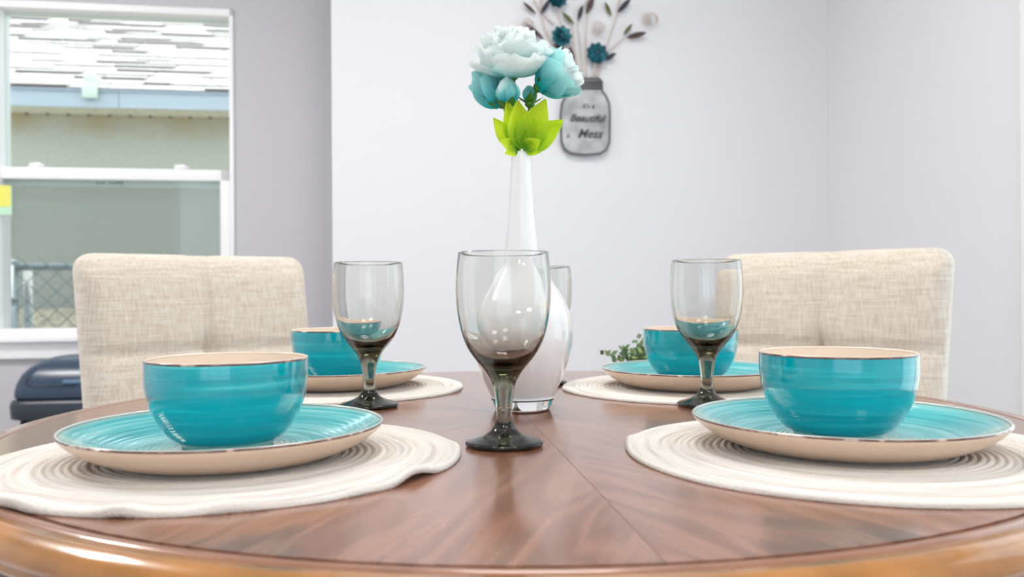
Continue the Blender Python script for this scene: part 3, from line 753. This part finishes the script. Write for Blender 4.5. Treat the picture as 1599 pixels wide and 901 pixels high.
for s_ in stems:
    bm = bmesh.new(); pts = []
    P_ = [pw(x, y, .012) for x, y in s_]; P2 = [P_[0]]+P_+[P_[-1]]
    for i in range(1, len(P2)-2):
        for k in range(5):
            t = k/5; p0, p1, p2, p3 = P2[i-1:i+3]
            pts.append(.5*(2*p1+(p2-p0)*t+(2*p0-5*p1+4*p2-p3)*t*t+(3*p1-p0-3*p2+p3)*t**3))
    pts.append(P_[-1]); tube(bm, pts, .0030, 6); obj('stem', bm, M_twig, wa)
def wleaf(x0, y0, x1, y1, wpx, m, o_=.016):
    a, b_ = pw(x0, y0, o_), pw(x1, y1, o_+.012); d = b_-a; s = d.cross(Vector((0, 1, 0))).normalized()*wpx/416
    bm = bmesh.new(); n = 9; L_, C_, R_ = [], [], []
    for i in range(n):
        t = i/(n-1); w = sin(pi*min(1, t*.96+.02))**.8*.5
        c = a+d*t; L_.append(bm.verts.new(c+s*w)); C_.append(bm.verts.new(c+Vector((0, .006*w*2, 0)))); R_.append(bm.verts.new(c-s*w))
    for i in range(n-1):
        bm.faces.new((L_[i], L_[i+1], C_[i+1], C_[i])); bm.faces.new((C_[i], C_[i+1], R_[i+1], R_[i]))
    bmesh.ops.solidify(bm, geom=bm.faces[:], thickness=.0015)
    obj('leaf', bm, m, wa)
for l in ((840, 22, 819, 3, 6, M_brown), (847, 22, 861, 0, 7, M_slate), (899, 38, 880, 19, 7, M_olive), (905, 33, 912, 8, 7, M_slate), (918, 22, 930, -6, 9, M_brown), (957, 25, 947, 3, 7, M_olive), (967, 20, 988, -3, 8, M_slate),
          (976, 55, 990, 37, 6, M_olive), (981, 59, 1012, 51, 9, M_brown), (945, 95, 964, 83, 8, M_slate), (897, 104, 893, 72, 8, M_brown), (882, 76, 866, 70, 7, M_brown), (852, 62, 823, 36, 7, M_brown),
          (868, -30, 850, -52, 7, M_olive), (925, -50, 915, -72, 8, M_slate), (975, -25, 990, -48, 7, M_brown)):
    wleaf(*l)
def wflower(x, y, rpx):
    c = pw(x, y, .028); fr_ = rpx/416
    f = empty('metal_flower', c, 0, parent=wa)
    for lay, (n, rr, yo) in enumerate(((9, 1.0, 0), (8, .72, -.008), (6, .42, -.014))):
        me_ = None
        for k in range(n):
            if me_ is None:
                b3 = bmesh.new(); pts_ = [(0, 0, 0), (.36, .002, .22), (.8, -.004, .26), (1.0, -.010, .0), (.8, -.004, -.26), (.36, .002, -.22)]
                vs = [b3.verts.new((p[0]*fr_*rr, p[1], p[2]*fr_*rr)) for p in pts_]; b3.faces.new(vs); bmesh.ops.solidify(b3, geom=b3.faces[:], thickness=.0012)
            o = obj('petal', me_ or b3, M_teal, f, smooth=False, loc=(0, yo, 0), rot=(0, 2*pi*k/n+lay*.3, 0)); me_ = o.data
    b3 = bmesh.new(); blob(b3, (0, -.018, 0), (fr_*.22, .006, fr_*.22), 10); obj('flower_centre', b3, M_teal_d, f)
for q in ((879, 57, 17), (934, 84, 18), (873, -3, 17), (936, -38, 17)): wflower(*q)
def wirepuff(x, y, rpx, seed):
    c = pw(x, y, .02); rnd = random.Random(seed); bm = bmesh.new(); fr_ = rpx/416
    for k in range(7):
        a = rnd.uniform(0, 6.28); r0 = fr_*rnd.uniform(.35, .7); cc = c+Vector((cos(a)*fr_*.4, rnd.uniform(-.01, .01), sin(a)*fr_*.4))
        tube(bm, [cc+Vector((cos(t*pi/5)*r0, 0, sin(t*pi/5)*r0)) for t in range(11)], .0013, 4)
    obj('wire_scroll', bm, M_twig, wa)
wirepuff(935, 45, 12, 1); wirepuff(1016, 30, 13, 2); wirepuff(826, 42, 12, 3)

# ------------------------------------------------------------------ outside: neighbour house, fence, ground
OUT = ROOM
gd = struct('ground', boxes([(-14, 14, VW+.16, 40, -.35, -.2)]), plain('dry_ground', (.62, .57, .42), .95, var=.25, vscale=20))
# raised gravel bank against the neighbour's wall
bm = bmesh.new(); nu_, nv_ = 120, 24; random.seed(3)
G = []
for i in range(nu_+1):
    row = []
    for j in range(nv_+1):
        u, v = -5+6.5*i/nu_, 1.28+1.55*j/nv_
        h = .52+.27*min(1, (j/nv_)*1.3)+.018*noise.noise(Vector((u*9, v*9, 0)))+.012*noise.noise(Vector((u*30, v*30, 2)))
        if j == 0: h = -.2
        row.append(bm.verts.new((u, v, h)))
    G.append(row)
for i in range(nu_):
    for j in range(nv_): bm.faces.new((G[i][j], G[i+1][j], G[i+1][j+1], G[i][j+1]))
def gravel():
    m, N, L, P = mat('gravel'); tc = N.new('ShaderNodeTexCoord')
    v = N.new('ShaderNodeTexVoronoi'); v.inputs['Scale'].default_value = 38; L.new(tc.outputs['Object'], v.inputs[0])
    c = ramp(N, [(.1, (.20, .17, .10)), (.5, (.40, .36, .25)), (.9, (.55, .51, .40))]); L.new(v.outputs['Color'], c.inputs[0]); L.new(c.outputs[0], P.inputs['Base Color'])
    P.inputs['Roughness'].default_value = .95
    b = N.new('ShaderNodeBump'); b.inputs['Distance'].default_value = .02; L.new(v.outputs[0], b.inputs['Height']); b.invert = True; L.new(b.outputs[0], P.inputs['Normal']); return m
struct('gravel_bank', bm, gravel())
# house
HV = 2.78     # wall plane (v)
hs = empty('neighbour_house', RP(-2.2, HV, 0), YAW, 'neighbouring stucco house with pale shingle roof and light blue fascia outside the window', 'house')
def stucco():
    m, N, L, P = mat('stucco'); tc = N.new('ShaderNodeTexCoord'); s = N.new('ShaderNodeSeparateXYZ'); L.new(tc.outputs['Object'], s.inputs[0])
    n = N.new('ShaderNodeTexNoise'); n.inputs['Scale'].default_value = 70; n.inputs['Detail'].default_value = 6; L.new(tc.outputs['Object'], n.inputs[0])
    n2 = N.new('ShaderNodeTexNoise'); n2.inputs['Scale'].default_value = 2.2; n2.inputs['Detail'].default_value = 3; L.new(tc.outputs['Object'], n2.inputs[0])
    base = ramp(N, [(.3, (.47, .48, .41)), (.7, (.60, .61, .54))]); L.new(n.outputs[0], base.inputs[0])
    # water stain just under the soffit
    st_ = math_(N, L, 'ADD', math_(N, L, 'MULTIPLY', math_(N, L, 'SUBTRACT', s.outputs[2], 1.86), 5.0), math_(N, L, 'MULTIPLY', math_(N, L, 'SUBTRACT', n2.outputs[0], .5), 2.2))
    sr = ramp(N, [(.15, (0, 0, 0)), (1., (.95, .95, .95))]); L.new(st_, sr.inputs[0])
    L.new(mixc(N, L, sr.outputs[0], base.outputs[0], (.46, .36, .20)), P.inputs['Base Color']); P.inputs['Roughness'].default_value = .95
    b = N.new('ShaderNodeBump'); b.inputs['Strength'].default_value = .6; b.inputs['Distance'].default_value = .01; L.new(n.outputs[0], b.inputs['Height']); L.new(b.outputs[0], P.inputs['Normal']); return m
OV = .25
SO = 2.045    # soffit height
obj('wall', boxes([(-5, 5, 0, .2, -.3, SO+.05)]), stucco(), hs, smooth=False)
M_soff = plain('soffit_vinyl', (.74, .73, .64), .6)
me = None
for k in range(56):
    o = obj('soffit_slat', me or boxes([(0, .121, -OV, 0, 0, .012)], .003), M_soff, hs, loc=(-3.4+.125*k, 0, SO), smooth=False); me = o.data
obj('soffit_backing', boxes([(-5, 5, -OV, 0, SO+.013, SO+.03)]), plain('soffit_gap', (.2, .2, .15), .8), hs, smooth=False)
bm = bmesh.new()
for k in range(40): blob(bm, (-2.6+.125*k, -.012, SO-.002), (.014, .012, .008), 6)
obj('soffit_vent', bm, plain('vent_dark', (.05, .05, .04), .8), hs, kind='stuff')
M_fas = plain('fascia_paint', (.50, .58, .64), .5)
obj('fascia', boxes([(-5, .78, -OV-.025, -OV, SO-.006, SO+.100), (.784, 5, -OV-.027, -OV, SO-.004, SO+.100)]), M_fas, hs, smooth=False)
obj('drip_edge', boxes([(-5, 5, -OV-.04, -OV, SO+.094, SO+.108)]), plain('drip_edge', (.40, .50, .58), .4), hs, smooth=False)
# shingle roof: courses of offset tabs
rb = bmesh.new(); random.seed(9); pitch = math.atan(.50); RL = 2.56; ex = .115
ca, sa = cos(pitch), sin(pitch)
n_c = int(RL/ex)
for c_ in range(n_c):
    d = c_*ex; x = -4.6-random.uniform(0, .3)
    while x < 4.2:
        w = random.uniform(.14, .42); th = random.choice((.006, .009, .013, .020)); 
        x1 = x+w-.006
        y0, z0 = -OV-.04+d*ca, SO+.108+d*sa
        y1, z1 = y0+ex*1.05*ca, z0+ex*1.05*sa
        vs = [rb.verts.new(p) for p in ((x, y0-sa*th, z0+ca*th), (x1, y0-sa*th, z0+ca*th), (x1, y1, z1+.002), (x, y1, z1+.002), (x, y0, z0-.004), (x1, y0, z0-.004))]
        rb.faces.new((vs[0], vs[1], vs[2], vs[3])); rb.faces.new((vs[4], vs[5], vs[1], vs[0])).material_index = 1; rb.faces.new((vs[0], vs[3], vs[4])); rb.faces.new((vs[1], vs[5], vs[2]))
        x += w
def shingle():
    m, N, L, P = mat('asphalt_shingle'); tc = N.new('ShaderNodeTexCoord')
    n = N.new('ShaderNodeTexNoise'); n.inputs['Scale'].default_value = 6; n.inputs['Detail'].default_value = 5; L.new(tc.outputs['Object'], n.inputs[0])
    g = N.new('ShaderNodeNewGeometry')
    c = ramp(N, [(.3, (.50, .47, .45)), (.7, (.66, .63, .60))]); L.new(n.outputs[0], c.inputs[0]); L.new(c.outputs[0], P.inputs['Base Color']); P.inputs['Roughness'].default_value = .9; return m
rf = obj('roof', boxes([]), M_fas, hs) if False else None
bm = bmesh.new()
vs = [bm.verts.new(p) for p in ((-5, -OV-.03, SO+.098), (5, -OV-.03, SO+.098), (5, -OV-.03+RL*ca, SO+.098+RL*sa), (-5, -OV-.03+RL*ca, SO+.098+RL*sa), (5, -OV+2*RL*ca, SO+.06), (-5, -OV+2*RL*ca, SO+.06))]
bm.faces.new((vs[0], vs[1], vs[2], vs[3])); bm.faces.new((vs[3], vs[2], vs[4], vs[5])); bm.faces.new((vs[0], vs[3], vs[5])); bm.faces.new((vs[1], vs[4], vs[2]))
rf = obj('roof', bm, plain('roof_deck', (.32, .28, .28), .9), hs, smooth=False)
obj('shingle', rb, [shingle(), plain('shingle_cut_edge_shade', (.17, .145, .145), .9)], rf, smooth=False, kind='stuff')  # dark asphalt cut edges, their colour also painting the shadow line of each course
obj('flashing', boxes([(.575, .665, -OV-.058, -OV-.042, SO+.045, SO+.15), (.585, .655, -OV-.058, -OV+.05, SO+.145, SO+.195)], .004), plain('pale_green_metal', (.66, .76, .66), .5), hs)

# chain link fence just outside
FV = 1.20
fence = empty('chain_link_fence', RP(-1.9, FV, -.2), YAW, 'galvanised chain link fence with top rail outside the lower window', 'fence')
M_galv = plain('galvanised', (.42, .50, .52), .4, metal=.5); M_wire = plain('fence_wire', (.18, .25, .26), .45, metal=.3)
def fpt(x, y):
    d = Vector(((x-799.5)/1351, 1, -(y-452.2+.006*(x-799.5))/1351)); n = wr @ Vector((0, 1, 0)); t = (RP(0, FV, 0)-CO).dot(n)/d.dot(n)
    return (Matrix.Translation(RP(-1.9, FV, -.2)) @ Matrix.Rotation(YAW, 4, 'Z')).inverted() @ (CO+d*t)
zr = fpt(60, 417).z; up_ = fpt(18, 417).x; up2 = fpt(37, 417).x
bm = bmesh.new(); tube(bm, [(up_, 0, zr), (2.6, 0, zr)], .018, 10); obj('top_rail', bm, M_galv, fence)
bm = bmesh.new(); tube(bm, [(up_, 0, 0), (up_, 0, zr+.02)], .028, 12); blob(bm, (up_, 0, zr+.02), (.03, .03, .02), 10); obj('post', bm, M_galv, fence)
bm = bmesh.new(); tube(bm, [(up2, .05, 0), (up2, .05, zr-.01)], .020, 12); obj('post', bm, plain('white_post', (.8, .85, .85), .5), fence, label='white post')
for zz in (.35, .6, .85, zr-.15):
    bm = bmesh.new(); tube(bm, [(up_, 0, zz-.012), (up_, 0, zz+.012)], .031, 12); obj('tension_band', bm, M_galv, fence)
bm = bmesh.new(); dw, dh = .044, .043; nn = int((zr+.05)/dh)
for i in range(44):
    x0 = up_+.03+dw*i
    top = zr+.055-(.0 if i % 2 else dh*.0)
    pts = []
    for k in range(nn+1):
        pts.append((x0+(dw if (k+i) % 2 else 0), (.003 if k % 2 else -.003), top-k*dh))
    if i % 2: pts = pts[1:]
    tube(bm, pts, .0031, 4)
for v in bm.verts: v.co.y -= .022
obj('wire_mesh', bm, M_wire, fence, kind='stuff')
